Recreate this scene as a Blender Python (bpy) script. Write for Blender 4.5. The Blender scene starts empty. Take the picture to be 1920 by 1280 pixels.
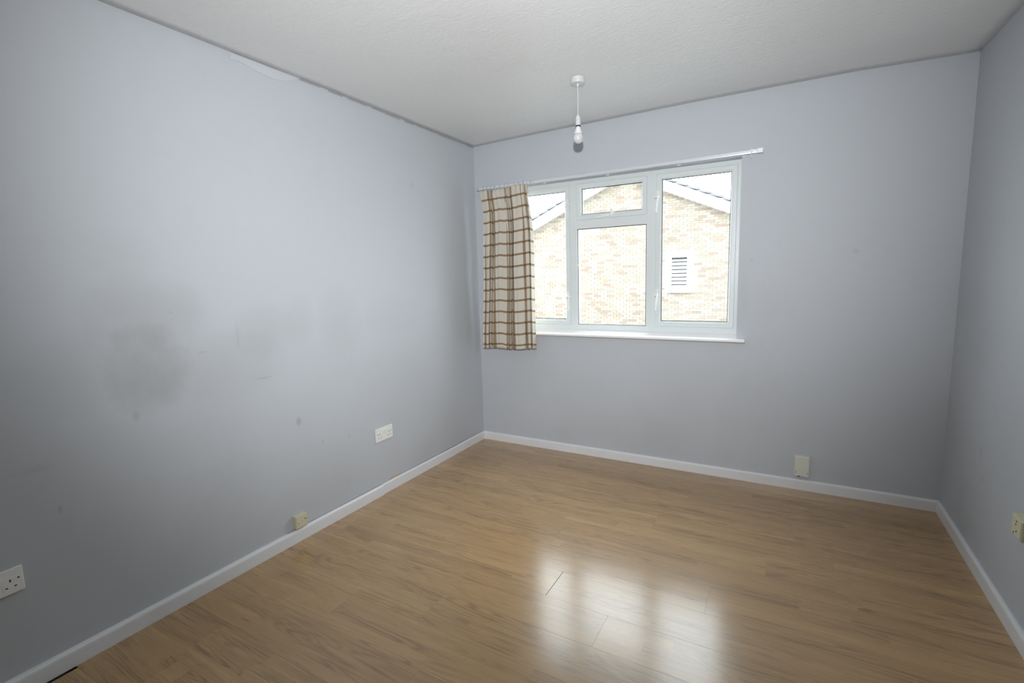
import bpy, bmesh, math, random
from mathutils import Matrix, Vector
random.seed(7)
SC = bpy.context.scene
COL = SC.collection
R = math.radians

# ---------------------------------------------------------------- camera, sky, flash, exposure
CAM = Vector((2.2332, -3.3942, 1.3636))
def rot(a, b, c):
    return Matrix.Rotation(a, 3, 'Z') @ Matrix.Rotation(b, 3, 'X') @ Matrix.Rotation(c, 3, 'Y')
MR = rot(R(29.6395), R(-7.5539), R(1.63096))
right, fwd, up = MR.col[0], MR.col[1], MR.col[2]
cd = bpy.data.cameras.new('camera')
cam = bpy.data.objects.new('camera', cd)
COL.objects.link(cam)
m = Matrix((right, up, -fwd)).transposed().to_4x4()
m.translation = CAM
cam.matrix_world = m
cd.sensor_width = 36.0
cd.lens = 917.4318 / 1920 * 36.0
cd.clip_start = 0.02
cd.clip_end = 200
SC.camera = cam

SKY_STRENGTH = 10.0
world = bpy.data.worlds.new('overcast_sky')
SC.world = world
world.use_nodes = True
wn = world.node_tree
wn.nodes.clear()
wo = wn.nodes.new('ShaderNodeOutputWorld')
wb = wn.nodes.new('ShaderNodeBackground')
wb.inputs['Color'].default_value = (0.88, 0.94, 1.0, 1)
wb.inputs['Strength'].default_value = SKY_STRENGTH
wn.links.new(wb.outputs[0], wo.inputs[0])

# daylight portal in the window opening (guides the sky sampling, emits nothing)
pl = bpy.data.lights.new('window_portal', 'AREA')
pl.shape = 'RECTANGLE'; pl.size = 1.68; pl.size_y = 1.09
pl.cycles.is_portal = True
po = bpy.data.objects.new('window_portal', pl)
COL.objects.link(po)
po.location = (1.105, 0.20, 1.50)
po.rotation_euler = (R(-90), 0, 0)

# camera flash: hot shoe 20 cm above the lens, it throws the bulb's shadow on the wall
FLASH_W = 315
fl = bpy.data.lights.new('camera_flash', 'SPOT')
fl.energy = FLASH_W
fl.color = (0.965, 0.98, 1.0)
fl.spot_size = R(108)
fl.spot_blend = 1.0
fl.shadow_soft_size = 0.018
fo = bpy.data.objects.new('camera_flash', fl)
COL.objects.link(fo)
fo.location = (2.236, -3.394, 1.57)
FLASH_AIM = Vector((0.42, -0.15, 1.93))
fo.rotation_euler = (FLASH_AIM - fo.location).to_track_quat('-Z', 'Y').to_euler()

SC.view_settings.view_transform = 'Standard'
SC.view_settings.look = 'None'
SC.view_settings.gamma = 1.0
SC.view_settings.use_curve_mapping = False
SC.view_settings.exposure = 0.0
SC.cycles.max_bounces = 10
SC.cycles.diffuse_bounces = 8
SC.cycles.transparent_max_bounces = 12
SC.cycles.sample_clamp_indirect = 6
SC.cycles.use_denoising = True

# ---------------------------------------------------------------- helpers
def mesh(name, verts, faces, mat=None, parent=None, smooth=False, kind=None, mats=None, fm=None):
    me = bpy.data.meshes.new(name)
    me.from_pydata([tuple(v) for v in verts], [], faces)
    for mm in (mats or ([mat] if mat else [])):
        me.materials.append(mm)
    if fm:
        for p, i in zip(me.polygons, fm):
            p.material_index = i
    bm = bmesh.new(); bm.from_mesh(me)
    bmesh.ops.recalc_face_normals(bm, faces=bm.faces)
    bm.to_mesh(me); bm.free()
    if smooth:
        for p in me.polygons:
            p.use_smooth = True
    o = bpy.data.objects.new(name, me)
    COL.objects.link(o)
    if parent:
        o.parent = parent
    if kind:
        o['kind'] = kind
    return o

def empty(name, loc=(0, 0, 0), rz=0.0, label=None, cat=None, group=None, kind=None):
    o = bpy.data.objects.new(name, None)
    COL.objects.link(o)
    o.location = loc
    o.rotation_euler = (0, 0, rz)
    o.empty_display_size = 0.05
    if label: o['label'] = label
    if cat: o['category'] = cat
    if group: o['group'] = group
    if kind: o['kind'] = kind
    return o

class G:
    """collects shapes for one mesh"""
    def __init__(s):
        s.v, s.f = [], []
    def add(s, v, f):
        n = len(s.v)
        s.v += [tuple(x) for x in v]
        s.f += [tuple(i + n for i in q) for q in f]
        return s
    def box(s, x0, x1, y0, y1, z0, z1, b=0.0):
        if b <= 0:
            v = [(x, y, z) for x in (x0, x1) for y in (y0, y1) for z in (z0, z1)]
            return s.add(v, [(0, 1, 3, 2), (4, 6, 7, 5), (0, 4, 5, 1), (2, 3, 7, 6), (0, 2, 6, 4), (1, 5, 7, 3)])
        bm = bmesh.new()
        bmesh.ops.create_cube(bm, size=1)
        for q in bm.verts:
            q.co = Vector(((x0 + x1) / 2 + q.co.x * (x1 - x0), (y0 + y1) / 2 + q.co.y * (y1 - y0), (z0 + z1) / 2 + q.co.z * (z1 - z0)))
        bmesh.ops.bevel(bm, geom=list(bm.edges), offset=b, segments=2, profile=0.6, affect='EDGES')
        bm.verts.index_update()
        s.add([q.co[:] for q in bm.verts], [tuple(q.index for q in f.verts) for f in bm.faces])
        bm.free()
        return s
    def lathe(s, prof, n=24, c=(0, 0, 0), axis='z'):
        v, f = [], []
        for r, h in prof:
            for i in range(n):
                a = 2 * math.pi * i / n
                p = (r * math.cos(a), r * math.sin(a), h)
                if axis == 'y': p = (p[0], p[2], p[1])
                if axis == 'x': p = (p[2], p[0], p[1])
                v.append((c[0] + p[0], c[1] + p[1], c[2] + p[2]))
        for k in range(len(prof) - 1):
            for i in range(n):
                j = (i + 1) % n
                f.append((k * n + i, k * n + j, (k + 1) * n + j, (k + 1) * n + i))
        f.append(tuple(range(n)))
        f.append(tuple((len(prof) - 1) * n + i for i in reversed(range(n))))
        return s.add(v, f)
    def tube(s, pts, r, n=8):
        pts = [Vector(p) for p in pts]
        v, f = [], []
        for k, p in enumerate(pts):
            d = (pts[min(k + 1, len(pts) - 1)] - pts[max(k - 1, 0)]).normalized()
            a = d.orthogonal().normalized() if k == 0 else (a - d * a.dot(d)).normalized()
            b = d.cross(a)
            for i in range(n):
                t = 2 * math.pi * i / n
                v.append(p + (a * math.cos(t) + b * math.sin(t)) * r)
        for k in range(len(pts) - 1):
            for i in range(n):
                j = (i + 1) % n
                f.append((k * n + i, k * n + j, (k + 1) * n + j, (k + 1) * n + i))
        f.append(tuple(range(n))); f.append(tuple((len(pts) - 1) * n + i for i in reversed(range(n))))
        return s.add(v, f)
    def ring(s, x0, x1, z0, z1, prof):
        """mitred rectangular ring in the xz plane; prof = closed list of (inset, y)"""
        v, f = [], []
        for ins, y in prof:
            v += [(x0 + ins, y, z0 + ins), (x1 - ins, y, z0 + ins), (x1 - ins, y, z1 - ins), (x0 + ins, y, z1 - ins)]
        n = len(prof)
        for k in range(n):
            q = (k + 1) % n
            for i in range(4):
                j = (i + 1) % 4
                f.append((k * 4 + i, k * 4 + j, q * 4 + j, q * 4 + i))
        return s.add(v, f)
    def prism(s, pts, ext):
        """extrude planar polygon pts by vector ext"""
        n = len(pts)
        v = [Vector(p) for p in pts] + [Vector(p) + Vector(ext) for p in pts]
        f = [tuple(range(n)), tuple(reversed(range(n, 2 * n)))]
        for i in range(n):
            j = (i + 1) % n
            f.append((i, j, n + j, n + i))
        return s.add(v, f)
    def make(s, name, mat, parent=None, **k):
        return mesh(name, s.v, s.f, mat, parent, **k)

def mat_new(name):
    mt = bpy.data.materials.new(name)
    mt.use_nodes = True
    nt = mt.node_tree
    b = nt.nodes['Principled BSDF']
    return mt, nt, b

def N(nt, t, **kw):
    n = nt.nodes.new(t)
    for k, v in kw.items():
        setattr(n, k, v)
    return n

def math_(nt, op, a, b=None, c=None, clamp=False):
    n = nt.nodes.new('ShaderNodeMath'); n.operation = op; n.use_clamp = clamp
    for i, x in enumerate((a, b, c)):
        if x is None: continue
        if isinstance(x, (int, float)): n.inputs[i].default_value = x
        else: nt.links.new(x, n.inputs[i])
    return n.outputs[0]

def mixc(nt, fac, a, b, blend='MIX'):
    n = nt.nodes.new('ShaderNodeMix'); n.data_type = 'RGBA'; n.blend_type = blend
    for sock, x in ((n.inputs[0], fac), (n.inputs[6], a), (n.inputs[7], b)):
        if isinstance(x, (int, float)): sock.default_value = x
        elif isinstance(x, tuple): sock.default_value = (*x[:3], 1)
        else: nt.links.new(x, sock)
    return n.outputs[2]

def simple(name, col, rough=0.5, spec=0.5, bump=0.0, scale=60, metal=0.0, var=0.04, vscale=8):
    mt, nt, b = mat_new(name)
    tc = N(nt, 'ShaderNodeTexCoord')
    no = N(nt, 'ShaderNodeTexNoise'); no.inputs['Scale'].default_value = vscale; no.inputs['Detail'].default_value = 4
    nt.links.new(tc.outputs['Object'], no.inputs['Vector'])
    c = mixc(nt, no.outputs['Fac'], tuple(x * (1 - var) for x in col), tuple(min(1, x * (1 + var)) for x in col))
    nt.links.new(c, b.inputs['Base Color'])
    b.inputs['Roughness'].default_value = rough
    b.inputs['Specular IOR Level'].default_value = spec
    b.inputs['Metallic'].default_value = metal
    if bump:
        n2 = N(nt, 'ShaderNodeTexNoise'); n2.inputs['Scale'].default_value = scale; n2.inputs['Detail'].default_value = 3
        nt.links.new(tc.outputs['Object'], n2.inputs['Vector'])
        bp = N(nt, 'ShaderNodeBump'); bp.inputs['Strength'].default_value = bump; bp.inputs['Distance'].default_value = 0.002
        nt.links.new(n2.outputs['Fac'], bp.inputs['Height']); nt.links.new(bp.outputs[0], b.inputs['Normal'])
    return mt

# ---------------------------------------------------------------- materials
WALL = (0.490, 0.516, 0.550)
DIRT = (0.325, 0.328, 0.326)
def wall_material(name, blobs, ax):
    mt, nt, b = mat_new(name)
    geo = N(nt, 'ShaderNodeTexCoord')
    sep = N(nt, 'ShaderNodeSeparateXYZ'); nt.links.new(geo.outputs['Object'], sep.inputs[0])
    n1 = N(nt, 'ShaderNodeTexNoise'); n1.inputs['Scale'].default_value = 3.0; n1.inputs['Detail'].default_value = 5; n1.inputs['Roughness'].default_value = 0.6
    n2 = N(nt, 'ShaderNodeTexNoise'); n2.inputs['Scale'].default_value = 14.0; n2.inputs['Detail'].default_value = 4
    n3 = N(nt, 'ShaderNodeTexNoise'); n3.inputs['Scale'].default_value = 1.1; n3.inputs['Detail'].default_value = 3
    for n in (n1, n2, n3): nt.links.new(geo.outputs['Object'], n.inputs['Vector'])
    h = sep.outputs[ax]; z = sep.outputs[2]
    wob = math_(nt, 'MULTIPLY', math_(nt, 'SUBTRACT', n1.outputs['Fac'], 0.5), 1.5)
    wob2 = math_(nt, 'MULTIPLY', math_(nt, 'SUBTRACT', n2.outputs['Fac'], 0.5), 0.9)
    total = None
    for (c, cz, ry, rz, s) in blobs:
        dy = math_(nt, 'MULTIPLY', math_(nt, 'SUBTRACT', h, c), 1 / ry)
        dz = math_(nt, 'MULTIPLY', math_(nt, 'SUBTRACT', z, cz), 1 / rz)
        d2 = math_(nt, 'ADD', math_(nt, 'MULTIPLY', dy, dy), math_(nt, 'MULTIPLY', dz, dz))
        if ry > 0.05:
            d2 = math_(nt, 'ADD', d2, math_(nt, 'ADD', wob, wob2))
        e = math_(nt, 'MULTIPLY', math_(nt, 'SUBTRACT', 1.0, math_(nt, 'MULTIPLY', d2, 0.7), clamp=True), s)
        total = e if total is None else math_(nt, 'ADD', total, e)
    grime = math_(nt, 'MULTIPLY', math_(nt, 'SUBTRACT', n3.outputs['Fac'], 0.45, clamp=True), 0.55)
    low = math_(nt, 'SUBTRACT', 1.0, math_(nt, 'MULTIPLY', z, 0.55), clamp=True)      # hand and furniture grime sits low
    grime = math_(nt, 'ADD', math_(nt, 'MULTIPLY', grime, low), math_(nt, 'MULTIPLY', math_(nt, 'SUBTRACT', n2.outputs['Fac'], 0.55, clamp=True), 0.12))
    tot = grime if total is None else math_(nt, 'ADD', total, grime)
    tot = math_(nt, 'MULTIPLY', tot, 1.9, clamp=True)
    col = mixc(nt, tot, WALL, DIRT)
    # tiny scuffs
    vor = N(nt, 'ShaderNodeTexVoronoi'); vor.inputs['Scale'].default_value = 6.5
    nt.links.new(geo.outputs['Object'], vor.inputs['Vector'])
    spot = math_(nt, 'MULTIPLY', math_(nt, 'LESS_THAN', vor.outputs['Distance'], 0.022), math_(nt, 'MULTIPLY', low, 0.35))
    col = mixc(nt, spot, col, (0.22, 0.21, 0.20))
    nt.links.new(col, b.inputs['Base Color'])
    b.inputs['Roughness'].default_value = 0.55
    b.inputs['Specular IOR Level'].default_value = 0.35
    nb = N(nt, 'ShaderNodeTexNoise'); nb.inputs['Scale'].default_value = 55; nb.inputs['Detail'].default_value = 4
    nb2 = N(nt, 'ShaderNodeTexNoise'); nb2.inputs['Scale'].default_value = 4; nb2.inputs['Detail'].default_value = 2
    nt.links.new(geo.outputs['Object'], nb.inputs['Vector']); nt.links.new(geo.outputs['Object'], nb2.inputs['Vector'])
    hh = math_(nt, 'ADD', math_(nt, 'MULTIPLY', nb.outputs['Fac'], 0.25), math_(nt, 'MULTIPLY', nb2.outputs['Fac'], 2.0))
    bp = N(nt, 'ShaderNodeBump'); bp.inputs['Strength'].default_value = 0.35; bp.inputs['Distance'].default_value = 0.004
    nt.links.new(hh, bp.inputs['Height']); nt.links.new(bp.outputs[0], b.inputs['Normal'])
    return mt

LEFT_BLOBS = [(-2.437,1.041,0.15,0.165,0.30),(-2.40,1.254,0.22,0.15,0.15),(-1.906,1.133,0.15,0.14,0.10),(-1.441,1.144,0.154,0.183,0.08),
 (-2.132,0.987,0.30,0.15,0.09),(-2.648,1.059,0.183,0.154,0.09),(-1.721,1.169,0.096,0.125,0.09),(-2.460,1.484,0.106,0.102,0.04),
 (-1.773,0.636,0.017,0.024,0.34),(-2.494,0.858,0.014,0.022,0.20),(-1.943,0.905,0.045,0.006,0.22),(-2.216,1.073,0.018,0.006,0.16),
 (-2.054,1.137,0.006,0.060,0.12),(-2.759,0.586,0.006,0.018,0.25),(-1.028,1.140,0.294,0.137,0.06),(-0.224,1.075,0.182,0.252,0.07),
 (-0.766,1.989,0.022,0.019,0.14),(-2.808,0.753,0.053,0.015,0.08),(-2.325,1.257,0.006,0.008,0.16),(-1.445,0.461,0.012,0.016,0.14),(-1.634,0.481,0.007,0.020,0.16)]
M_left = wall_material('paint_left', LEFT_BLOBS, 1)
M_back = wall_material('paint_back', [(2.10,1.15,0.18,0.12,0.05),(2.55,1.45,0.02,0.015,0.15),(1.98,1.2,0.03,0.25,0.06),(2.02,1.42,0.012,0.012,0.15)], 0)
M_right = wall_material('paint_right', [(-0.55,0.52,0.02,0.05,0.12),(-0.6,0.42,0.006,0.015,0.35),(-0.4,1.1,0.3,0.2,0.06)], 1)

# ceiling: white stippled plaster with a sheen
M_ceil, nt, b = mat_new('ceiling_plaster')
tc = N(nt, 'ShaderNodeTexCoord')
a1 = N(nt, 'ShaderNodeTexNoise'); a1.inputs['Scale'].default_value = 26; a1.inputs['Detail'].default_value = 5; a1.inputs['Roughness'].default_value = 0.62; a1.inputs['Distortion'].default_value = 1.2
a2 = N(nt, 'ShaderNodeTexNoise'); a2.inputs['Scale'].default_value = 3; a2.inputs['Detail'].default_value = 2
a3 = N(nt, 'ShaderNodeTexNoise'); a3.inputs['Scale'].default_value = 1.6; a3.inputs['Detail'].default_value = 3
mp = N(nt, 'ShaderNodeMapping'); mp.inputs['Scale'].default_value = (1.0, 1.7, 1); mp.inputs['Rotation'].default_value = (0, 0, 0.5)
nt.links.new(tc.outputs['Object'], mp.inputs[0]); nt.links.new(mp.outputs[0], a1.inputs['Vector'])
nt.links.new(tc.outputs['Object'], a2.inputs['Vector']); nt.links.new(tc.outputs['Object'], a3.inputs['Vector'])
nt.links.new(mixc(nt, a3.outputs['Fac'], (0.70, 0.705, 0.70), (0.76, 0.765, 0.765)), b.inputs['Base Color'])
hh = math_(nt, 'ADD', a1.outputs['Fac'], math_(nt, 'MULTIPLY', a2.outputs['Fac'], 1.6))
bp = N(nt, 'ShaderNodeBump'); bp.inputs['Strength'].default_value = 0.33; bp.inputs['Distance'].default_value = 0.006
nt.links.new(hh, bp.inputs['Height']); nt.links.new(bp.outputs[0], b.inputs['Normal'])
b.inputs['Roughness'].default_value = 0.42; b.inputs['Specular IOR Level'].default_value = 0.5

M_skirt = simple('skirting_gloss_white', (0.72, 0.73, 0.74), 0.35, 0.5, 0.15, 25, var=0.05, vscale=5)
M_upvc = simple('upvc_white', (0.67, 0.71, 0.71), 0.3, 0.5, var=0.01)
M_gasket = simple('gasket_black', (0.02, 0.02, 0.022), 0.6)
M_sill = simple('sill_white', (0.86, 0.86, 0.86), 0.35, 0.5, 0.1, 30, var=0.03)
M_plastic = simple('switch_white', (0.78, 0.78, 0.76), 0.3, 0.5, var=0.02)
M_slot = simple('socket_slot_dark', (0.03, 0.03, 0.03), 0.7)
M_cream = simple('aged_cream_plastic', (0.60, 0.57, 0.40), 0.4, 0.5, var=0.08, vscale=60)
M_plate = simple('blank_plate_white', (0.66, 0.66, 0.58), 0.45, 0.4, 0.1, 60, var=0.06, vscale=30)
M_rail = simple('rail_white_metal', (0.72, 0.74, 0.78), 0.25, 0.6, var=0.03, vscale=12, metal=0.35)
M_clear = simple('glider_grey_plastic', (0.42, 0.44, 0.46), 0.3, 0.6)
M_brass = simple('handle_pin_dark', (0.10, 0.09, 0.08), 0.4)
M_subfloor = simple('subfloor_dark', (0.035, 0.03, 0.028), 0.9)
M_crack = simple('crack_dark', (0.20, 0.20, 0.20), 0.9)
M_chip = simple('bare_plaster', (0.50, 0.36, 0.24), 0.9, 0.2, 0.3, 90)
M_filler = simple('filler_patch', (0.53, 0.55, 0.59), 0.7, 0.3, 0.3, 40)
M_lamp = simple('lamp_white', (0.60, 0.61, 0.61), 0.35)
M_globe, nt, b = mat_new('frosted_globe')
tc = N(nt, 'ShaderNodeTexCoord'); g1 = N(nt, 'ShaderNodeTexNoise'); g1.inputs['Scale'].default_value = 20
nt.links.new(tc.outputs['Object'], g1.inputs['Vector'])
nt.links.new(mixc(nt, g1.outputs['Fac'], (0.58, 0.59, 0.60), (0.64, 0.65, 0.66)), b.inputs['Base Color'])
b.inputs['Roughness'].default_value = 0.2; b.inputs['Subsurface Weight'].default_value = 0.3
b.inputs['Subsurface Radius'].default_value = (0.01, 0.01, 0.01)

# glass: clear pane with a weak mirror
M_glass = bpy.data.materials.new('window_glass'); M_glass.use_nodes = True
nt = M_glass.node_tree; nt.nodes.clear()
o_ = N(nt, 'ShaderNodeOutputMaterial'); tr = N(nt, 'ShaderNodeBsdfTransparent'); gl = N(nt, 'ShaderNodeBsdfGlossy')
tr.inputs[0].default_value = (0.93, 0.95, 0.94, 1); gl.inputs['Roughness'].default_value = 0.01
fr = N(nt, 'ShaderNodeFresnel'); gm = N(nt, 'ShaderNodeNewGeometry')
nt.links.new(math_(nt, 'SUBTRACT', 1.5, math_(nt, 'MULTIPLY', gm.outputs['Backfacing'], 1.5 - 1 / 1.5)), fr.inputs[0])   # same air-to-glass mirror on both faces
mx = N(nt, 'ShaderNodeMixShader'); nt.links.new(fr.outputs[0], mx.inputs[0]); nt.links.new(tr.outputs[0], mx.inputs[1]); nt.links.new(gl.outputs[0], mx.inputs[2])
nt.links.new(mx.outputs[0], o_.inputs[0])

# laminate boards: three printed strips per board, oak grain, satin lacquer
M_floor, nt, b = mat_new('oak_laminate')
tc = N(nt, 'ShaderNodeTexCoord'); oi = N(nt, 'ShaderNodeObjectInfo')
sep = N(nt, 'ShaderNodeSeparateXYZ'); nt.links.new(tc.outputs['Object'], sep.inputs[0])
rnd = oi.outputs['Random']
strip = math_(nt, 'FLOOR', math_(nt, 'MULTIPLY', sep.outputs[1], 3 / 0.19))
wn1 = N(nt, 'ShaderNodeTexWhiteNoise', noise_dimensions='2D')
cb = N(nt, 'ShaderNodeCombineXYZ'); nt.links.new(math_(nt, 'MULTIPLY', rnd, 91.7), cb.inputs[0]); nt.links.new(strip, cb.inputs[1])
nt.links.new(cb.outputs[0], wn1.inputs['Vector'])
segx = math_(nt, 'ADD', math_(nt, 'DIVIDE', sep.outputs[0], 1.05), math_(nt, 'MULTIPLY', wn1.outputs['Value'], 9.0))
seg = math_(nt, 'FLOOR', segx)
wn2 = N(nt, 'ShaderNodeTexWhiteNoise', noise_dimensions='3D')
cb2 = N(nt, 'ShaderNodeCombineXYZ')
nt.links.new(seg, cb2.inputs[0]); nt.links.new(strip, cb2.inputs[1]); nt.links.new(math_(nt, 'MULTIPLY', rnd, 57.3), cb2.inputs[2])
nt.links.new(cb2.outputs[0], wn2.inputs['Vector'])
tone = wn2.outputs['Value']
# grain space: long in x, offset by strip tone so grain breaks at strip ends
gx = math_(nt, 'ADD', sep.outputs[0], math_(nt, 'MULTIPLY', tone, 37.0))
gy = math_(nt, 'ADD', sep.outputs[1], math_(nt, 'MULTIPLY', tone, 11.0))
gv = N(nt, 'ShaderNodeCombineXYZ')
nt.links.new(math_(nt, 'MULTIPLY', gx, 0.62), gv.inputs[0]); nt.links.new(math_(nt, 'MULTIPLY', gy, 7.5), gv.inputs[1]); nt.links.new(math_(nt, 'MULTIPLY', rnd, 13.0), gv.inputs[2])
big = N(nt, 'ShaderNodeTexNoise'); big.inputs['Scale'].default_value = 1.9; big.inputs['Detail'].default_value = 2.0; big.inputs['Roughness'].default_value = 0.45; big.inputs['Distortion'].default_value = 0.5
nt.links.new(gv.outputs[0], big.inputs['Vector'])
rings = math_(nt, 'SINE', math_(nt, 'MULTIPLY', big.outputs['Fac'], 78.0))
rings = math_(nt, 'POWER', math_(nt, 'ADD', math_(nt, 'MULTIPLY', rings, 0.5), 0.5), 1.8)
gv2 = N(nt, 'ShaderNodeCombineXYZ')
nt.links.new(math_(nt, 'MULTIPLY', gx, 1.2), gv2.inputs[0]); nt.links.new(math_(nt, 'MULTIPLY', gy, 60.0), gv2.inputs[1]); nt.links.new(rnd, gv2.inputs[2])
fine = N(nt, 'ShaderNodeTexNoise'); fine.inputs['Scale'].default_value = 1.5; fine.inputs['Detail'].default_value = 6; fine.inputs['Roughness'].default_value = 0.62; fine.inputs['Distortion'].default_value = 0.3
nt.links.new(gv2.outputs[0], fine.inputs['Vector'])
med = N(nt, 'ShaderNodeTexNoise'); med.inputs['Scale'].default_value = 1.7; med.inputs['Detail'].default_value = 3
nt.links.new(gv.outputs[0], med.inputs['Vector'])
patch = math_(nt, 'SUBTRACT', math_(nt, 'MULTIPLY', med.outputs['Fac'], 5.0), 2.2, clamp=True)
ringmask = math_(nt, 'MULTIPLY', rings, math_(nt, 'ADD', math_(nt, 'MULTIPLY', patch, 0.85), 0.15))
fine_c = math_(nt, 'SUBTRACT', math_(nt, 'MULTIPLY', fine.outputs['Fac'], 3.4), 1.25, clamp=True)
# knots: small dark eyes, rare
kv = N(nt, 'ShaderNodeCombineXYZ'); nt.links.new(math_(nt, 'MULTIPLY', gx, 1.5), kv.inputs[0]); nt.links.new(math_(nt, 'MULTIPLY', gy, 4.2), kv.inputs[1]); nt.links.new(rnd, kv.inputs[2])
kn = N(nt, 'ShaderNodeTexVoronoi'); kn.inputs['Scale'].default_value = 1.6; nt.links.new(kv.outputs[0], kn.inputs['Vector'])
knot = math_(nt, 'SUBTRACT', 1.0, math_(nt, 'MULTIPLY', kn.outputs['Distance'], 10.0), clamp=True)
lightc = mixc(nt, tone, (0.520, 0.332, 0.152), (0.440, 0.274, 0.121))
lightc = mixc(nt, math_(nt, 'MULTIPLY', rnd, 0.5), lightc, (0.462, 0.284, 0.128))
c = mixc(nt, math_(nt, 'MULTIPLY', fine_c, 0.45), lightc, (0.270, 0.162, 0.078))
c = mixc(nt, math_(nt, 'MULTIPLY', ringmask, 0.58), c, (0.170, 0.095, 0.042))
c = mixc(nt, math_(nt, 'MULTIPLY', patch, 0.22), c, (0.26, 0.155, 0.075))
c = mixc(nt, math_(nt, 'MULTIPLY', knot, 0.6), c, (0.11, 0.06, 0.03))
nt.links.new(c, b.inputs['Base Color'])
b.inputs['Specular IOR Level'].default_value = 0.28
b.inputs['Coat Weight'].default_value = 0.85; b.inputs['Coat Roughness'].default_value = 0.18
rg = math_(nt, 'ADD', 0.26, math_(nt, 'MULTIPLY', fine_c, 0.05))
nt.links.new(rg, b.inputs['Roughness'])
bp = N(nt, 'ShaderNodeBump'); bp.inputs['Strength'].default_value = 0.06; bp.inputs['Distance'].default_value = 0.001
nt.links.new(fine.outputs['Fac'], bp.inputs['Height']); nt.links.new(bp.outputs[0], b.inputs['Normal'])

# curtain cloth: cream with a brown window check, follows the cloth's own UV (metres)
M_cloth = bpy.data.materials.new('checked_cloth'); M_cloth.use_nodes = True
nt = M_cloth.node_tree; b = nt.nodes['Principled BSDF']
uv = N(nt, 'ShaderNodeUVMap'); uv.uv_map = 'UVMap'
sp = N(nt, 'ShaderNodeSeparateXYZ'); nt.links.new(uv.outputs[0], sp.inputs[0])
wv = N(nt, 'ShaderNodeTexNoise'); wv.inputs['Scale'].default_value = 260; nt.links.new(uv.outputs[0], wv.inputs['Vector'])
def lines(sock, pitch, w, off):
    t = math_(nt, 'FRACT', math_(nt, 'DIVIDE', math_(nt, 'ADD', sock, off), pitch))
    d = math_(nt, 'ABSOLUTE', math_(nt, 'SUBTRACT', t, 0.5))
    return math_(nt, 'LESS_THAN', d, w / pitch / 2)
lu = lines(sp.outputs[0], 0.0855, 0.0145, 0.02); lv = lines(sp.outputs[1], 0.0855, 0.0145, 0.060)
both = math_(nt, 'MAXIMUM', math_(nt, 'MULTIPLY', lu, 0.80), math_(nt, 'MULTIPLY', lv, 0.88))
cross = math_(nt, 'MULTIPLY', lu, lv)
c = mixc(nt, wv.outputs['Fac'], (0.70, 0.66, 0.57), (0.80, 0.76, 0.68))
c = mixc(nt, both, c, (0.30, 0.185, 0.085))
c = mixc(nt, math_(nt, 'MULTIPLY', cross, 0.7), c, (0.16, 0.09, 0.04))
nt.links.new(c, b.inputs['Base Color']); b.inputs['Roughness'].default_value = 0.9; b.inputs['Specular IOR Level'].default_value = 0.1
tl = N(nt, 'ShaderNodeBsdfTranslucent'); nt.links.new(c, tl.inputs[0])
mx = N(nt, 'ShaderNodeMixShader'); mx.inputs[0].default_value = 0.3
out = nt.nodes['Material Output']
nt.links.new(b.outputs[0], mx.inputs[1]); nt.links.new(tl.outputs[0], mx.inputs[2]); nt.links.new(mx.outputs[0], out.inputs[0])
M_tape = simple('header_tape', (0.66, 0.62, 0.52), 0.9, 0.1)

# outdoors
M_brick, nt, b = mat_new('buff_brick')
at = N(nt, 'ShaderNodeAttribute'); at.attribute_name = 'brick_tone'
tc = N(nt, 'ShaderNodeTexCoord')
bn = N(nt, 'ShaderNodeTexNoise'); bn.inputs['Scale'].default_value = 30; nt.links.new(tc.outputs['Object'], bn.inputs['Vector'])
cr = N(nt, 'ShaderNodeValToRGB'); nt.links.new(at.outputs['Fac'], cr.inputs[0])
els = cr.color_ramp.elements
els[0].position = 0.0; els[0].color = (0.166, 0.120, 0.091, 1)
els[1].position = 1.0; els[1].color = (0.260, 0.237, 0.192, 1)
for p_, c_ in ((0.15, (0.203, 0.156, 0.121, 1)), (0.35, (0.216, 0.182, 0.139, 1)), (0.6, (0.229, 0.200, 0.159, 1)), (0.8, (0.239, 0.216, 0.170, 1))):
    e = els.new(p_); e.color = c_
nt.links.new(mixc(nt, math_(nt, 'MULTIPLY', bn.outputs['Fac'], 0.12), cr.outputs[0], (0.20, 0.17, 0.14)), b.inputs['Base Color'])
b.inputs['Roughness'].default_value = 0.9
M_mortar = simple('mortar', (0.285, 0.27, 0.245), 0.95)
M_barge = simple('bargeboard_white', (0.82, 0.82, 0.80), 0.5)
M_tile = simple('roof_tile_grey', (0.14, 0.14, 0.15), 0.9, 0.2, var=0.15, vscale=3)
M_louvre = simple('louvre_white', (0.36, 0.36, 0.355), 0.5)
M_dark = simple('vent_dark', (0.03, 0.03, 0.03), 0.9)
M_ground = simple('paved_ground', (0.2, 0.2, 0.19), 0.9, var=0.1, vscale=1)

# ---------------------------------------------------------------- room shell
W, D, H = 3.004, 4.35, 2.40
OX0, OX1, OZ0, OZ1 = 0.262, 1.947, 0.913, 2.048          # window opening in the back wall
T = 0.28
g = G()
g.box(-0.15, OX0, 0, T, -0.2, 2.60).box(OX1, W + 0.15, 0, T, -0.2, 2.60)
g.box(OX0, OX1, 0, T, -0.2, OZ0).box(OX0, OX1, 0, T, OZ1, 2.60)
g.make('wall_back', M_back, kind='structure')
wl = G().box(-0.15, 0, -D - 0.15, 0, -0.2, 2.60).make('wall_left', M_left, kind='structure')
G().box(W, W + 0.15, -D - 0.15, 0, -0.2, 2.60).make('wall_right', M_right, kind='structure')
G().box(0, W, -D - 0.15, -D, -0.2, 2.60).make('wall_front', M_right, kind='structure')

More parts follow.
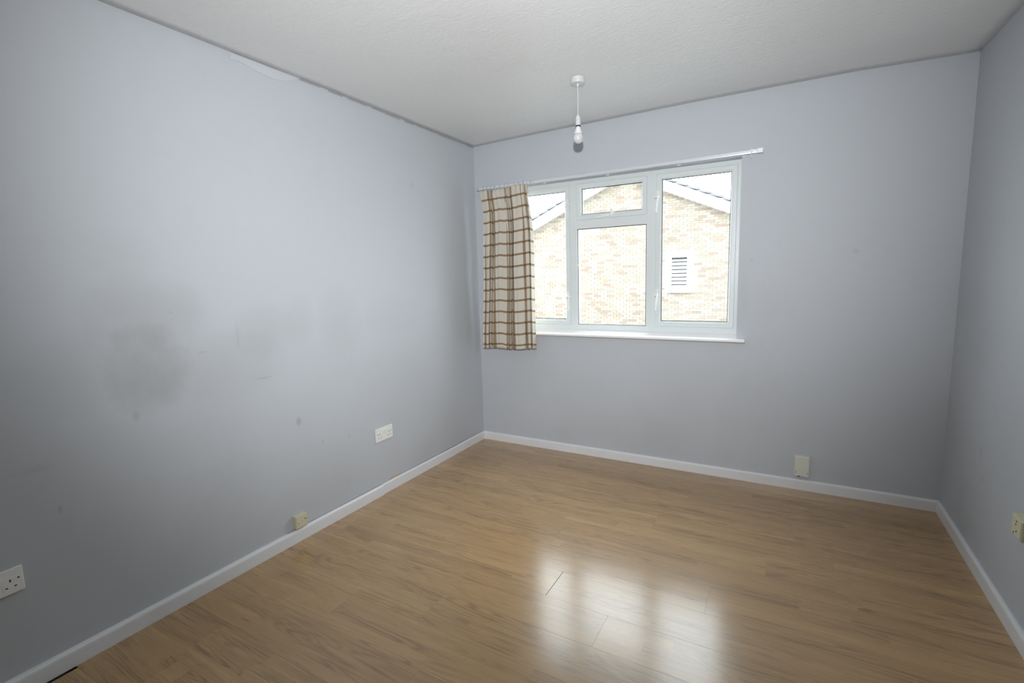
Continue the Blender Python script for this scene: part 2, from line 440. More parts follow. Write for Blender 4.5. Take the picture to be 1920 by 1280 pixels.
# ceiling: the old plaster is not quite level
prof = [(0, 2.389), (0.4, 2.398), (1.1, 2.407), (1.67, 2.414), (2.49, 2.415), (W, 2.398)]
def zc(x, y):
    for (xa, za), (xb, zb) in zip(prof, prof[1:]):
        if x <= xb + 1e-6:
            t = (x - xa) / (xb - xa); p = za + (zb - za) * t; break
    w = max(0.0, 1 + y / 2.0); w = w * w * (3 - 2 * w)
    z = 2.40 + (p - 2.40) * w
    z -= 0.013 * max(0, (x - 2.4) / 0.6) * min(1, -y / 0.5) if y < 0 else 0
    return z
nx, ny = 40, 50
v = [(-0.02 + (W + 0.04) * i / nx, 0.02 - (D + 0.04) * j / ny, 0) for j in range(ny + 1) for i in range(nx + 1)]
v = [(x, y, zc(min(max(x, 0), W), min(y, 0))) for x, y, _ in v]
f = [(j * (nx + 1) + i, j * (nx + 1) + i + 1, (j + 1) * (nx + 1) + i + 1, (j + 1) * (nx + 1) + i) for j in range(ny) for i in range(nx)]
n0 = len(v)
v += [(x, y, 2.55) for x, y, _ in v[:n0]][:0]
c4 = [0, nx, ny * (nx + 1) + nx, ny * (nx + 1)]
v += [(v[k][0], v[k][1], 2.58) for k in c4]
f += [(n0, n0 + 1, n0 + 2, n0 + 3)]
f += [tuple([*range(0, nx + 1)][::-1]) + (n0, n0 + 1), tuple(range(ny * (nx + 1), (ny + 1) * (nx + 1))) + (n0 + 2, n0 + 3),
      tuple(j * (nx + 1) for j in range(ny + 1)) + (n0 + 3, n0), tuple(j * (nx + 1) + nx for j in range(ny, -1, -1)) + (n0 + 1, n0 + 2)]
ceil = mesh('ceiling', v, f, M_ceil, smooth=True, kind='structure')
for p in ceil.data.polygons:
    if len(p.vertices) > 4 or p.index == nx * ny: p.use_smooth = False

# floor: subfloor and laminate boards laid parallel to the window wall
fl_ = G().box(-0.1, W + 0.1, -D, 0.0, -0.15, -0.0082).make('floor', M_subfloor, kind='structure')
BW, BL, GAP = 0.19, 1.285, 0.00012
joint = {8: 1.3695, 9: 1.648, 4: 0.35, 5: 0.905, 6: 1.21, 7: 0.70, 10: 0.98, 11: 0.62, 12: 1.15, 13: 0.30, 3: 1.02, 2: 0.46, 1: 0.80}
meshes = {}
def board_mesh(x0, x1, y0, y1):
    L, w = round(x1 - x0, 3), round(y1 - y0, 3)
    k = (L, w)
    if k not in meshes:
        s = 0.0004; h = 0.008
        v = [(s, s, 0), (L - s, s, 0), (L - s, w - s, 0), (s, w - s, 0), (0, 0, -s), (L, 0, -s), (L, w, -s), (0, w, -s),
             (0, 0, -h), (L, 0, -h), (L, w, -h), (0, w, -h)]
        f = [(0, 1, 2, 3)] + [(a + i, a + (i + 1) % 4, a + 4 + (i + 1) % 4, a + 4 + i) for a in (0, 4) for i in range(4)] + [(11, 10, 9, 8)]
        me = bpy.data.meshes.new('board'); me.from_pydata(v, [], [tuple(q) for q in f]); me.materials.append(M_floor)
        bm = bmesh.new(); bm.from_mesh(me); bmesh.ops.recalc_face_normals(bm, faces=bm.faces); bm.to_mesh(me); bm.free()
        meshes[k] = me
    o = bpy.data.objects.new('board', meshes[k]); COL.objects.link(o)
    o.location = (x0, y0, 0); o.parent = fl_
r = -1
while True:
    r += 1
    y1 = -0.128 - (r - 1) * BW if r else -0.004            # row r spans [y1-BW, y1]
    y0 = y1 - BW if r else -0.128
    if y0 < -D: y0 = -D + 0.004
    y0 += GAP; 
    xs = 0.034 if y1 < -2.70 else 0.004
    xe = W - 0.006
    j = joint.get(r, random.uniform(0.2, 1.25))
    # r counts rows from the window; row 8 is [-1.648,-1.458]
    cuts = [xs]
    x = j
    while x > xs + 0.16: x -= BL
    x += BL
    while x < xe - 0.08:
        cuts.append(x); x += BL
    cuts.append(xe)
    for a, c_ in zip(cuts, cuts[1:]):
        board_mesh(a + (0.0014 if r == 8 and abs(a - j) < 0.01 else GAP), c_, y0, y1)
    if y0 <= -D + 0.01: break

# skirting boards (rounded top edge), nailed round the room
def skirt_profile(t, h):
    return [(0, 0), (t, 0), (t, h - 0.014), (t * 0.93, h - 0.007), (t * 0.72, h - 0.002), (t * 0.4, h), (0, h)]
def skirt(name, p0, p1, nrm, t=0.015, h=0.065, z=0.0, wob=0.0, parent=None):
    p0, p1, nrm = Vector(p0), Vector(p1), Vector(nrm)
    n = max(2, int((p1 - p0).length / 0.12)); pr = skirt_profile(t, h)
    v, f = [], []
    for k in range(n + 1):
        p = p0.lerp(p1, k / n); dz = wob * math.sin(k * 1.7) * 0.5 + wob * math.sin(k * 0.63 + 1)
        for a, zz in pr:
            q = p + nrm * a; v.append((q.x, q.y, z + zz + (dz if zz > 0.02 else 0)))
    m_ = len(pr)
    for k in range(n):
        for i in range(m_):
            j = (i + 1) % m_
            f.append((k * m_ + i, k * m_ + j, (k + 1) * m_ + j, (k + 1) * m_ + i))
    f.append(tuple(range(m_))); f.append(tuple(n * m_ + i for i in reversed(range(m_))))
    return mesh(name, v, f, M_skirt, parent, kind=None if parent else 'structure')
skirt('baseboard_back', (0.0, 0, 0), (W, 0, 0), (0, -1, 0), wob=0.0005)
bl = skirt('baseboard_left', (0, -1.215, 0.0), (0, 0.0, 0), (1, 0, 0), t=0.014, h=0.066, wob=0.0012)
skirt('board', (0, -D, 0.0), (0, -1.217, 0), (1, 0, 0), t=0.020, h=0.0665, wob=0.0006, parent=bl)
skirt('baseboard_right', (W, -D, 0), (W, 0, 0), (-1, 0, 0), wob=0.0005)
skirt('baseboard_front', (0, -D, 0), (W, -D, 0), (0, 1, 0))

# plaster damage on the left wall: filler patch under the ceiling, crack lines, bare chip over the skirting
pts = [(0, -1.962, 2.366), (0, -1.93, 2.372), (0, -1.90, 2.368), (0, -1.86, 2.364), (0, -1.835, 2.357), (0, -1.79, 2.354), (0, -1.754, 2.350), (0, -1.71, 2.354),
       (0, -1.68, 2.359), (0, -1.64, 2.378), (0, -1.59, 2.399), (0, -1.95, 2.399)]
G().prism([(0.0, y, z) for _, y, z in pts], (0.0028, 0, 0)).make('filler_patch', M_filler, wl)
g = G()
random.seed(3)
y = -1.60
while y < -0.03:
    L = random.uniform(0.05, 0.16); th = random.uniform(0.0012, 0.0032)
    zz = zc(0, y)
    y2 = min(y + L, -0.01)
    za, zb = zc(0, y) - random.uniform(0.002, 0.005), zc(0, y2) - random.uniform(0.002, 0.005)
    g.prism([(0, y, za - th), (0, y2, zb - th), (0, y2, zb), (0, y, za)], (0.0012, 0, 0))
    y = y2 + (random.uniform(0.01, 0.05) if random.random() < 0.4 else 0)
g.make('ceiling_crack', M_crack, wl, kind='stuff')
G().prism([(0, -1.17, 0.062), (0, -1.02, 0.062), (0, -1.02, 0.072), (0, -1.06, 0.077), (0, -1.11, 0.077), (0, -1.15, 0.071)], (0.0016, 0, 0)).make('plaster_chip', M_chip, wl)
g = G(); y = -1.9
while y < -0.02:
    L = random.uniform(0.08, 0.2); y2 = min(y + L, -0.012)
    g.prism([(0, y, 0.060), (0, y2, 0.060), (0, y2, 0.0680), (0, y, 0.0680 + random.uniform(0, 0.0015))], (0.002, 0, 0))
    y = y2
g.make('skirting_gap', M_crack, wl, kind='stuff')

# ---------------------------------------------------------------- window
win = empty('window_1', (1.105, 0.07, 0.95), kind='structure')
def inwin(o, level_parent=None):
    """geometry is written in world coordinates; shift it into the parent's frame"""
    return o
def wmake(g, name, mat, parent, **k):
    pw = Vector((0, 0, 0)); q = parent
    while q: pw += Vector(q.location); q = q.parent
    vv = [tuple(Vector(p) - pw) for p in g.v]
    return mesh(name, vv, g.f, mat, parent, **k)
F0, F1 = 0.073, 0.135          # frame depth
g = G()
b_ = 0.0025
g.box(0.262, 0.305, F0, F1, 0.931, 2.048, b_)
g.box(1.904, 1.947, F0, F1, 0.931, 2.048, b_)
g.box(0.300, 1.909, F0 + .0003, F1, 2.004, 2.048, b_)
g.box(0.300, 1.909, F0 + .0003, F1, 0.931, 0.990, b_)
g.box(0.772, 0.843, F0 + .0002, F1, 0.985, 2.010, b_)
g.box(1.353, 1.431, F0 + .0002, F1, 0.985, 2.010, b_)
g.box(0.840, 1.356, F0 + .0004, F1, 1.697, 1.778, b_)
wmake(g, 'frame', M_upvc, win)
wmake(G().prism([(0.262, F0 - .0005, 0.9312), (0.262, 0.042, 0.9312), (0.262, 0.042, 0.933), (0.262, 0.062, 0.946), (0.262, 0.070, 0.950), (0.262, F0 - .0005, 0.950)], (1.685, 0, 0)), 'cover_strip', M_sill, win)
SY = 0.060
sash_prof = [(0, 0.100), (0, SY + 0.003), (0.003, SY), (0.025, SY), (0.030, SY + 0.003), (0.0370, SY + 0.011), (0.0370, 0.100)]
def gasket(x0, x1, z0, z1, y, parent, w=0.0042):
    wmake(G().ring(x0 - 0.002, x1 + 0.002, z0 - 0.002, z1 + 0.002, [(0, y + 0.006), (0, y), (w + 0.002, y), (w + 0.002, y + 0.006)]), 'gasket', M_gasket, parent)
def pane(x0, x1, z0, z1, y, parent):
    wmake(G().box(x0 - 0.006, x1 + 0.006, y, y + 0.004, z0 - 0.006, z1 + 0.006), 'pane', M_glass, parent)
def sash(name, x0, x1, z0, z1):
    s = wmake(G().ring(x0, x1, z0, z1, sash_prof), name, M_upvc, win)
    gasket(x0 + .037, x1 - .037, z0 + .037, z1 - .037, 0.079, s)
    pane(x0 + .037, x1 - .037, z0 + .037, z1 - .037, 0.088, s)
    return s
sl = sash('casement_sash', 0.276, 0.785, 0.990, 2.014)
sr = sash('casement_sash', 1.419, 1.922, 0.990, 2.018)
st = sash('top_sash', 0.843, 1.357, 1.761, 2.018)
gasket(0.843, 1.353, 0.990, 1.697, 0.079, win)
pane(0.843, 1.353, 0.990, 1.697, 0.088, win)
def handle(x, z, parent, side, ang=0.0, length=0.10):
    """cockspur handle: base plate on the sash, pivot boss, hanging lever, nose over the frame"""
    g = G()
    g.box(-0.009, 0.009, -0.006, 0, -0.014, 0.042, 0.002)
    g.lathe([(0.010, -0.004), (0.0105, -0.018), (0.008, -0.023), (0.003, -0.0245)], 16, axis='y')
    g.box(-0.010 if side < 0 else 0.0, 0.0 if side < 0 else 0.010, -0.014, -0.004, -0.008, 0.008, 0.002)
    g.box(min(0, side * 0.024), max(0, side * 0.024), -0.013, -0.007, -0.006, 0.006, 0.002)
    n0 = len(g.v)
    # lever, tapering, slightly bowed out
    sec = []
    for k in range(7):
        t = k / 6; w = 0.0060 - 0.0022 * t + (0.0012 if k == 6 else 0); yy = -0.016 - 0.012 * math.sin(t * 2.0) ; zz = -0.004 - length * t
        sec.append((w, yy, zz))
    v, f = [], []
    for w, yy, zz in sec:
        v += [(-w, yy + 0.0025, zz), (w, yy + 0.0025, zz), (w * 0.8, yy - 0.003, zz), (-w * 0.8, yy - 0.003, zz)]
    for k in range(6):
        for i in range(4):
            j = (i + 1) % 4; f.append((k * 4 + i, k * 4 + j, k * 4 + 4 + j, k * 4 + 4 + i))
    f += [(3, 2, 1, 0), (24, 25, 26, 27)]
    g.add(v, f)
    ca, sa = math.cos(ang), math.sin(ang)
    for k in range(n0, len(g.v)):
        X, Y, Z = g.v[k]; g.v[k] = (X * ca + Z * sa, Y, -X * sa + Z * ca)
    g.v = [(X + x, Y + SY, Z + z) for X, Y, Z in g.v]
    h = wmake(g, 'handle', M_plastic, parent)
    # dark pin: a bevelled disc belonging to the handle mesh's second material
    return h
def pin(x, z, parent, nm='handle_pin'):
    wmake(G().lathe([(0.0055, 0), (0.0055, -0.004), (0.003, -0.006)], 12, (x, SY - 0.001, z), 'y'), nm, M_brass, parent)
for z in (1.868, 1.208):
    handle(1.432, z, sr, -1, ang=0.06); pin(1.4245, z - 0.010, sr)
for z in (1.876, 1.200):
    handle(0.772, z, sl, 1, ang=-0.05); pin(0.762, z - 0.014, sl)
handle(1.110, 1.778, st, -1, ang=1.42, length=0.085); pin(1.098, 1.786, st)
for x, z, y in ((1.425, 1.435, F0), (0.845, 1.435, F0), (1.912, 1.44, SY), (1.912, 1.52, SY)):  # little domes added on the frame to catch flash glints
    wmake(G().lathe([(0.0042, 0.001), (0.0042, -0.0015), (0.002, -0.003)], 12, (x, y, z), 'y'), 'glint_cap', M_plastic, win)
# sill board with rounded nose and horns past the opening
g = G()
def sill_prof(yb):
    return [(yb, 0.913), (yb, 0.931), (-0.048, 0.931), (-0.053, 0.929), (-0.0555, 0.924), (-0.0555, 0.919), (-0.053, 0.914), (-0.048, 0.911), (yb, 0.911)]
for xa, xb, yb in ((OX0, OX1, 0.075), (0.210, OX0, -0.0), (OX1, 2.000, -0.0)):
    g.prism([(xa, y, z) for y, z in sill_prof(yb)[1:]], (xb - xa, 0, 0))
wmake(g, 'sill', M_sill, win)

# ---------------------------------------------------------------- curtain rail and curtain
RZ = 2.053
rail = empty('curtain_rail', (1.06, -0.05, RZ), label='white metal curtain track fixed to the wall above the window', cat='curtain rail')
g = G()
# slightly sagging flat channel
n = 24
def rz_(x):
    t = (x - 0.06) / 2.0
    return 2.0515 + 0.006 * t - 0.004 * math.sin(math.pi * t)
v, f = [], []
pr = [(-0.060, -0.0105), (-0.061, -0.006), (-0.061, 0.009), (-0.058, 0.0115), (-0.046, 0.0115), (-0.046, -0.0105), (-0.049, -0.0105), (-0.049, 0.004), (-0.057, 0.004), (-0.057, -0.0105)]
for k in range(n + 1):
    x = 0.075 + (2.035 - 0.075) * k / n
    v += [(x, y, rz_(x) + z) for y, z in pr]
m_ = len(pr)
for k in range(n):
    for i in range(m_):
        j = (i + 1) % m_; f.append((k * m_ + i, k * m_ + j, (k + 1) * m_ + j, (k + 1) * m_ + i))
f.append(tuple(range(m_))); f.append(tuple(n * m_ + i for i in reversed(range(m_))))
g.add(v, f); wmake(g, 'track', M_rail, rail)
for x in (0.16, 0.62, 1.10, 1.58, 1.96):
    wmake(G().box(x - 0.012, x + 0.012, -0.046, 0.0, rz_(x) - 0.002, rz_(x) + 0.010, 0.001).box(x - 0.012, x + 0.012, -0.003, 0.0, rz_(x) - 0.012, rz_(x) + 0.024, 0.001), 'bracket', M_rail, rail)
for x0, x1 in ((0.052, 0.078), (2.030, 2.064)):
    wmake(G().box(x0, x1, -0.063, -0.044, rz_(x0) - 0.013, rz_(x0) + 0.013, 0.002), 'end_cap', M_clear if x0 < 1 else M_rail, rail)
def glider(x, drop=0.014, mt=M_clear):
    z = rz_(x)
    g = G().box(x - 0.004, x + 0.004, -0.0655, -0.0425, z - 0.012, z + 0.0145, 0.001)
    g.tube([(x, -0.066, z - 0.006), (x, -0.070, z - 0.012), (x, -0.069, z - 0.012 - drop), (x, -0.063, z - 0.016 - drop), (x, -0.059, z - 0.010 - drop)], 0.0016, 6)
    wmake(g, 'glider', mt, rail)
GX = [0.118, 0.150, 0.184, 0.222, 0.268, 0.310, 0.345, 0.392, 0.430, 0.470, 0.535]
for x in GX: glider(x)
glider(2.003, 0.02, M_plastic)

cur = empty('curtain', (0.33, -0.09, 2.03), label='short cream curtain with brown check, gathered at the left of the window', cat='curtain')
FLAT = 1.50
NS, NV = 420, 90
Z0, Z1 = 2.012, 0.800
random.seed(11)
NF = 8
# fold centres unevenly spaced
cuts = [0]
for k in range(NF): cuts.append(cuts[-1] + random.uniform(0.75, 1.3))
cuts = [c / cuts[-1] for c in cuts]
def phase(s):
    for k in range(NF):
        if s <= cuts[k + 1] + 1e-9:
            return k + (s - cuts[k]) / (cuts[k + 1] - cuts[k])
    return NF
amps = [random.uniform(0.75, 1.15) for _ in range(NF + 1)]
def sm(a, b, t):
    t = max(0, min(1, (t - a) / (b - a))); return t * t * (3 - 2 * t)
def xl(v_): return 0.134 + 0.026 * sm(0, 0.16, v_) - 0.012 * sm(0.2, 0.6, v_) - 0.026 * sm(0.5, 1, v_)
def xr(v_): return 0.535 + 0.032 * sm(0.0, 0.3, v_) + 0.004 * sm(0.8, 1, v_)
verts, uvs = [], []
for jv in range(NV + 1):
    t = jv / NV
    for i in range(NS + 1):
        s = i / NS
        ph = phase(s); k = min(int(ph), NF - 1)
        th = 2 * math.pi * ph
        A = 0.040 * (amps[k] * (1 - (ph - k)) + amps[k + 1] * (ph - k)) * (0.72 + 0.28 * sm(0.05, 0.35, t))
        # pinch pleats near the heading
        pin_ = 1 - sm(0.0, 0.20, t)
        yy = -0.105 - A * math.cos(th) * (0.55 + 0.45 * (1 - pin_)) - 0.007 * pin_ * math.cos(2 * th + k) \
             - 0.0035 * math.cos(3 * th + 1.3 * k) * sm(0.1, 0.4, t)
        wob = 0.010 * math.sin(3.0 * t + k * 1.9) * sm(0.05, 0.5, t)
        x0, x1 = xl(t), xr(t)
        lean = 0.042 * math.sin(2 * th) * (0.55 + 0.45 * math.sin(k * 2.3 + 1.5 + t * 1.2))
        edge = min(1, 10 * s, 10 * (1 - s))
        x = x0 + (x1 - x0) * s + (lean + wob) * edge
        z = Z0 + 0.022 * s * (1 - t) + 0.014 * s * t + 0.0045 * math.sin(th + k) * sm(0, 0.1, t) + (Z1 - Z0) * t + 0.006 * math.sin(th) * pin_ * 0.8 + 0.004 * math.cos(th + 0.5) * sm(0.9, 1, t)
        if t < 0.02: z += 0.006 * math.cos(th * 1.0 + k)
        verts.append((x, yy, z)); uvs.append((s * FLAT, t * (Z0 - Z1)))
faces = [(j * (NS + 1) + i, j * (NS + 1) + i + 1, (j + 1) * (NS + 1) + i + 1, (j + 1) * (NS + 1) + i) for j in range(NV) for i in range(NS)]
pw = Vector(cur.location)
me = bpy.data.meshes.new('cloth'); me.from_pydata([tuple(Vector(p) - pw) for p in verts], [], faces)
me.materials.append(M_cloth)
ul = me.uv_layers.new(name='UVMap')
for lp in me.loops: ul.data[lp.index].uv = uvs[lp.vertex_index]
for p in me.polygons: p.use_smooth = True
cl = bpy.data.objects.new('cloth', me); COL.objects.link(cl); cl.parent = cur
so = cl.modifiers.new('thick', 'SOLIDIFY'); so.thickness = 0.0018; so.offset = 0
# hem: folded band along the bottom edge, and heading tape behind the top
def band(name, j0, j1, off, mat):
    vv, ff = [], []
    for j in (j0, j1):
        for i in range(0, NS + 1, 3):
            p = Vector(verts[j * (NS + 1) + i]); vv.append(p + Vector((0, off, 0)) - pw)
    n = len(vv) // 2
    vv += [q + Vector((0, 0.0015, 0)) for q in vv]
    for i in range(n - 1):
        ff += [(i, i + 1, n + i + 1, n + i), (2 * n + i, 3 * n + i, 3 * n + i + 1, 2 * n + i + 1), (i, 2 * n + i, 2 * n + i + 1, i + 1), (n + i, n + i + 1, 3 * n + i + 1, 3 * n + i)]
    ff += [(0, n, 3 * n, 2 * n), (n - 1, 3 * n - 1, 4 * n - 1, 2 * n - 1)]
    return mesh(name, vv, ff, mat, cur, smooth=True)
band('heading_tape', 1, 6, 0.0022, M_tape)
band('hem', NV - 4, NV, 0.0022, M_tape)

# ---------------------------------------------------------------- pendant lamp with bare bulb
LX, LY = 1.199, -0.785
pend = empty('pendant_lamp', (LX, LY, zc(LX, LY)), label='white ceiling rose with a short flex and bare bulb holder', cat='ceiling light')
zt = zc(LX, LY) + 0.002
g = G().lathe([(0.036, zt), (0.038, zt - 0.003), (0.038, zt - 0.024), (0.036, zt - 0.029), (0.031, zt - 0.031), (0.010, zt - 0.032)], 40, (LX, LY, 0))
wmake(g, 'ceiling_rose', M_lamp, pend)
wmake(G().lathe([(0.0055, zt - 0.030), (0.005, zt - 0.037), (0.0035, zt - 0.042)], 16, (LX, LY, 0)), 'cord_grip', M_plastic, pend)
wmake(G().tube([(LX, LY, zt - 0.035), (LX + 0.0004, LY, 2.30), (LX, LY, 2.212)], 0.0026, 10), 'flex', M_lamp, pend)
hold = wmake(G().lathe([(0.005, 2.218), (0.010, 2.213), (0.0125, 2.206), (0.0125, 2.198), (0.0155, 2.197), (0.0155, 2.193), (0.0135, 2.192), (0.0142, 2.166), (0.013, 2.164), (0.010, 2.164)], 28, (LX, LY, 0)), 'lamp_holder', M_lamp, pend)
wmake(G().lathe([(0.0128, 2.1645), (0.0135, 2.162), (0.0130, 2.158), (0.0105, 2.157)], 24, (LX, LY, 0)), 'holder_ring', M_gasket, hold)
bulb = empty('light_bulb', (LX, LY, 2.158), label='unlit frosted light bulb hanging in the pendant holder', cat='light bulb')
wmake(G().lathe([(0.0105, 2.164), (0.0105, 2.156), (0.0125, 2.152), (0.0155, 2.143), (0.0200, 2.130), (0.0245, 2.121), (0.0250, 2.119)], 32, (LX, LY, 0)), 'bulb_base', M_plastic, bulb)
gp = [(0.0250, 2.1195)]
for k in range(0, 11):
    a = R(12) - (R(12) + R(88)) * k / 10
    gp.append((0.0278 * math.cos(a), 2.0985 + 0.0282 * math.sin(a)))
wmake(G().lathe(gp, 36, (LX, LY, 0)), 'glass_globe', M_globe, bulb, smooth=True)

# ---------------------------------------------------------------- sockets and boxes
def set_label(o, label, cat, group=None):
    o['label'] = label; o['category'] = cat
    if group: o['group'] = group
def double_socket():
    """UK double switched socket, face towards +x, centred on its own origin, 147 x 87 mm"""
    s = empty('double_socket')
    w, h = 0.0735, 0.0430
    G().box(0, 0.0095, -w, w, -h, h, 0.0025).make('plate', M_plastic, s)
    for sy in (-1, 1):
        out = empty('outlet'); COL.objects.unlink(out); bpy.data.objects.remove(out)
        o = G().box(0.0092, 0.0100, sy * 0.040 - 0.020, sy * 0.040 + 0.020, -0.034, 0.016, 0.0003).make('outlet', M_plastic, s)
        for name, dy, dz, hy, hz in (('earth_slot', 0, 0.004, 0.0022, 0.0040), ('pin_slot', -0.011, -0.018, 0.0032, 0.0020), ('pin_slot', 0.011, -0.018, 0.0032, 0.0020)):
            G().box(0.0098, 0.0103, sy * 0.040 + dy - hy, sy * 0.040 + dy + hy, dz - hz, dz + hz).make(name, M_slot, o)
        rk = G().prism([(0.0090, sy * 0.010 - 0.0075, 0.000), (0.0105, sy * 0.010 - 0.0075, 0.000), (0.0140, sy * 0.010 - 0.0075, 0.024), (0.0090, sy * 0.010 - 0.0075, 0.024)], (0, 0.015, 0)).make('rocker_switch', M_plastic, s)
        G().lathe([(0.0030, 0.0092), (0.0030, 0.0102), (0.0012, 0.0100)], 12, (0, sy * 0.0605, 0.006), 'x').make('screw', M_slot, s)
    return s
s1 = double_socket(); s1.location = (0.0, -1.170, 0.392)
set_label(s1, 'white double socket on the left wall, the one nearer the window corner', 'socket', 'double sockets on the left wall')
def dup(o, parent=None):
    c = o.copy(); COL.objects.link(c); c.parent = parent
    for ch in list(o.children): dup(ch, c)
    return c
s2 = dup(s1); s2.location = (0.0, -2.953, 0.402)
s2['label'] = 'white double socket low on the left wall, cut off by the photo edge'

tb = empty('phone_socket', (0.0, -1.828, 0.1115), label='small cream phone box standing on the left skirting board', cat='phone socket')
wmake(G().box(0.0, 0.030, -1.862, -1.794, 0.0775, 0.1455, 0.003), 'box', M_cream, tb)
fc = wmake(G().box(0.0298, 0.0315, -1.858, -1.798, 0.081, 0.142, 0.001), 'cover', M_cream, tb)
wmake(G().box(0.0312, 0.0318, -1.812, -1.800, 0.116, 0.120), 'slot', M_slot, fc)
wmake(G().lathe([(0.0022, 0.0312), (0.0022, 0.0320)], 10, (0, -1.850, 0.106), 'x'), 'screw', M_slot, fc)
wmake(G().lathe([(0.0016, 0.0312), (0.0016, 0.0320)], 10, (0, -1.826, 0.113), 'x'), 'screw', M_slot, fc)

rb = empty('wall_box', (W, -1.095, 0.430), label='yellowed plastic outlet box on the right wall', cat='phone socket')
wmake(G().box(W - 0.034, W, -1.139, -1.050, 0.392, 0.466, 0.003), 'box', M_cream, rb)
fc = wmake(G().box(W - 0.0355, W - 0.0335, -1.135, -1.054, 0.396, 0.462, 0.001), 'cover', M_cream, rb)
for y, z in ((-1.096, 0.450), (-1.092, 0.438), (-1.100, 0.415), (-1.078, 0.402)):
    wmake(G().lathe([(0.003, W - 0.0365), (0.003, W - 0.0350)], 10, (0, y, z), 'x'), 'screw', M_slot, fc)

bp_ = empty('blanking_plate', (2.341, 0, 0.154), label='plain off-white plastic cover box low on the window wall', cat='wall plate')
wmake(G().box(2.3015, 2.3805, -0.024, 0.0, 0.0895, 0.2185, 0.0025), 'box', M_plate, bp_)
fc = wmake(G().box(2.3045, 2.3775, -0.0262, -0.0238, 0.0955, 0.2155, 0.001), 'cover', M_plate, bp_)
for x in (2.3085, 2.3735):
    wmake(G().lathe([(0.0030, -0.0260), (0.0030, -0.0275), (0.001, -0.0275)], 12, (x, 0, 0.1165), 'y'), 'screw', M_brass, fc)
wmake(G().box(2.321, 2.333, -0.0245, -0.012, 0.0885, 0.0935), 'cable_hole', M_slot, bp_)

# ---------------------------------------------------------------- outside: the house opposite
HY = 12.845
AX, AZ, SL = -2.62, 4.478, 0.443
HW = 4.75
EZ = AZ - SL * HW
GZ = -2.95
house = empty('brick_house', (AX, HY, GZ), label='pale brick house with a gabled roof, seen through the window', cat='house')
pw = Vector(house.location)
core = [(AX - HW, HY + 0.012, GZ), (AX + HW, HY + 0.012, GZ), (AX + HW, HY + 0.012, EZ), (AX, HY + 0.012, AZ), (AX - HW, HY + 0.012, EZ)]
wmake(G().prism(core, (0, 7.5, 0)), 'gable_wall', M_mortar, house)
VX0, VX1, VZ0, VZ1 = -1.204, -0.478, 0.728, 1.940
random.seed(5)
v, f, tone = [], [], []
cz, k = GZ + 0.005, 0
while cz < AZ:
    x = AX - HW - (0.1125 if k % 2 else 0)
    while x < AX + HW:
        z1 = cz + 0.065
        half = HW - max(0, (z1 - EZ)) / SL
        xa, xb = max(x, AX - min(HW, half)), min(x + 0.215, AX + min(HW, half))
        if xb - xa > 0.03 and not (xb > VX0 and xa < VX1 and z1 > VZ0 and cz < VZ1):
            d = random.uniform(0, 0.003)
            n = len(v)
            v += [(xa, HY - d, cz), (xb, HY - d, cz), (xb, HY - d, z1), (xa, HY - d, z1), (xa, HY + 0.02, cz), (xb, HY + 0.02, cz), (xb, HY + 0.02, z1), (xa, HY + 0.02, z1)]
            f += [(n, n + 1, n + 2, n + 3), (n, n + 4, n + 5, n + 1), (n + 1, n + 5, n + 6, n + 2), (n + 2, n + 6, n + 7, n + 3), (n + 3, n + 7, n + 4, n)]
            tt = random.random(); tone += [tt] * 5
        x += 0.225
    cz += 0.075; k += 1
me = bpy.data.meshes.new('bricks'); me.from_pydata([tuple(Vector(p) - pw) for p in v], [], f)
me.materials.append(M_brick)
at = me.attributes.new('brick_tone', 'FLOAT', 'FACE')
at.data.foreach_set('value', tone)
bo = bpy.data.objects.new('brickwork', me); COL.objects.link(bo); bo.parent = house; bo['kind'] = 'stuff'
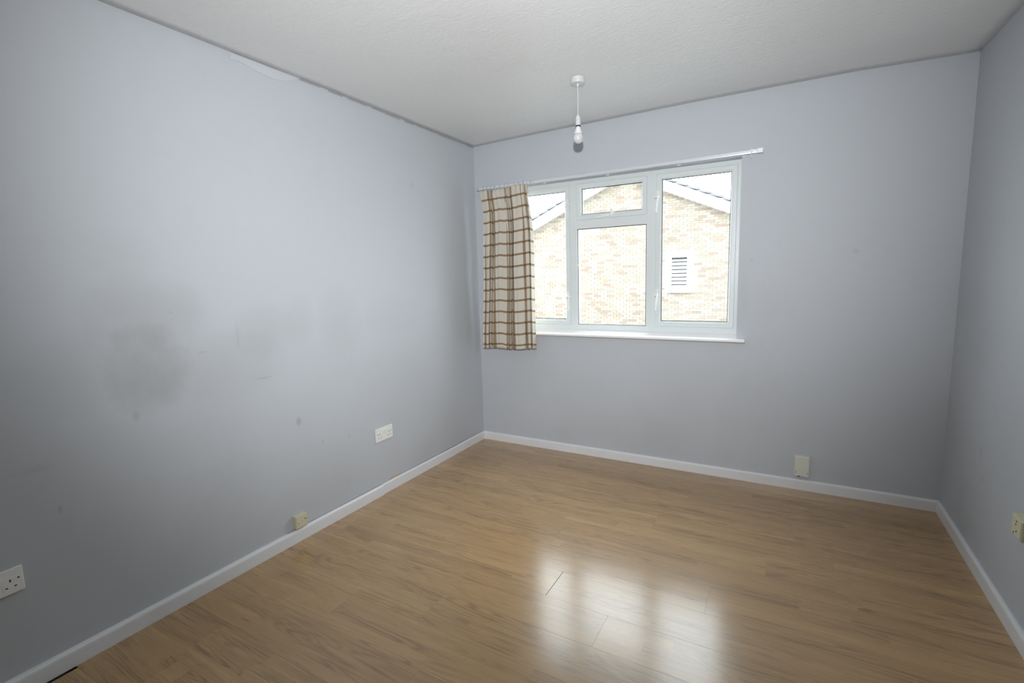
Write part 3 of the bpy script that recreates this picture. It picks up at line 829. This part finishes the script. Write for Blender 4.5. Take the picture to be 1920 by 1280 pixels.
# louvred vent
wmake(G().ring(VX0, VX1, VZ0, VZ1, [(0, HY + 0.03), (0, HY - 0.05), (0.10, HY - 0.05), (0.13, HY - 0.03), (0.13, HY + 0.03)]), 'vent_frame', M_louvre, house)
wmake(G().box(VX0 - 0.03, VX1 + 0.02, HY - 0.08, HY - 0.045, VZ0 - 0.02, VZ0 + 0.03), 'vent_sill', M_louvre, house)
wmake(G().box(VX0 + 0.1, VX1 - 0.1, HY + 0.005, HY + 0.02, VZ0 + 0.1, VZ1 - 0.1), 'vent_gap_shade', M_dark, house)  # near-black sheet, paints the shade in the gaps between louvres
nsl = 8; zh = (VZ1 - VZ0 - 0.26) / nsl
for k in range(nsl):
    z = VZ0 + 0.13 + k * zh
    wmake(G().prism([(VX0 + 0.12, HY - 0.045, z + 0.006), (VX0 + 0.12, HY - 0.005, z + zh * (0.72 if k < nsl - 1 else 0.5)), (VX0 + 0.12, HY + 0.005, z + zh * (0.68 if k < nsl - 1 else 0.46)), (VX0 + 0.12, HY - 0.035, z - 0.006)], (VX1 - VX0 - 0.24, 0, 0)), 'louvre', M_louvre, house)
# bargeboards
BY = 12.56
bx, bz = -2.59, 4.44
HWB = 4.95
for s in (-1, 1):
    p = [(bx, BY, bz), (bx + s * HWB, BY, bz - SL * HWB), (bx + s * HWB, BY, bz - SL * HWB + 0.325), (bx, BY, bz + 0.325)]
    wmake(G().prism(p, (0, 0.03, 0)), 'bargeboard', M_barge, house)
    q = [(bx, BY + 0.03, bz + 0.05), (bx + s * HWB, BY + 0.03, bz - SL * HWB + 0.05), (bx + s * HWB, BY + 0.03, bz - SL * HWB + 0.07), (bx, BY + 0.03, bz + 0.07)]
    wmake(G().prism(q, (0, HY - BY - 0.02, 0)), 'soffit', M_barge, house)
    q = [(bx, BY + 0.03, bz + 0.20), (bx + s * HWB, BY + 0.03, bz - SL * HWB + 0.20), (bx + s * HWB, BY + 0.03, bz - SL * HWB + 0.32), (bx, BY + 0.03, bz + 0.32)]
    wmake(G().prism(q, (0, 7.9, 0)), 'roof_slope', M_tile, house)
    nt_ = 15; stp = HWB / nt_
    for k in range(nt_):
        xa, xb = bx + s * stp * k, bx + s * stp * (k + 1.12)
        za, zb = bz + 0.328 - SL * stp * k, bz + 0.328 - SL * stp * (k + 1.12) + 0.045
        wmake(G().prism([(xa, BY - 0.04, za), (xb, BY - 0.04, zb), (xb, BY - 0.04, zb + 0.062), (xa, BY - 0.04, za + 0.055)], (0, 0.36, 0)), 'roof_tile', M_tile, house)
gr = G().box(-25, 25, 0.30, 45, GZ - 0.2, GZ).make('ground', M_ground, kind='structure')
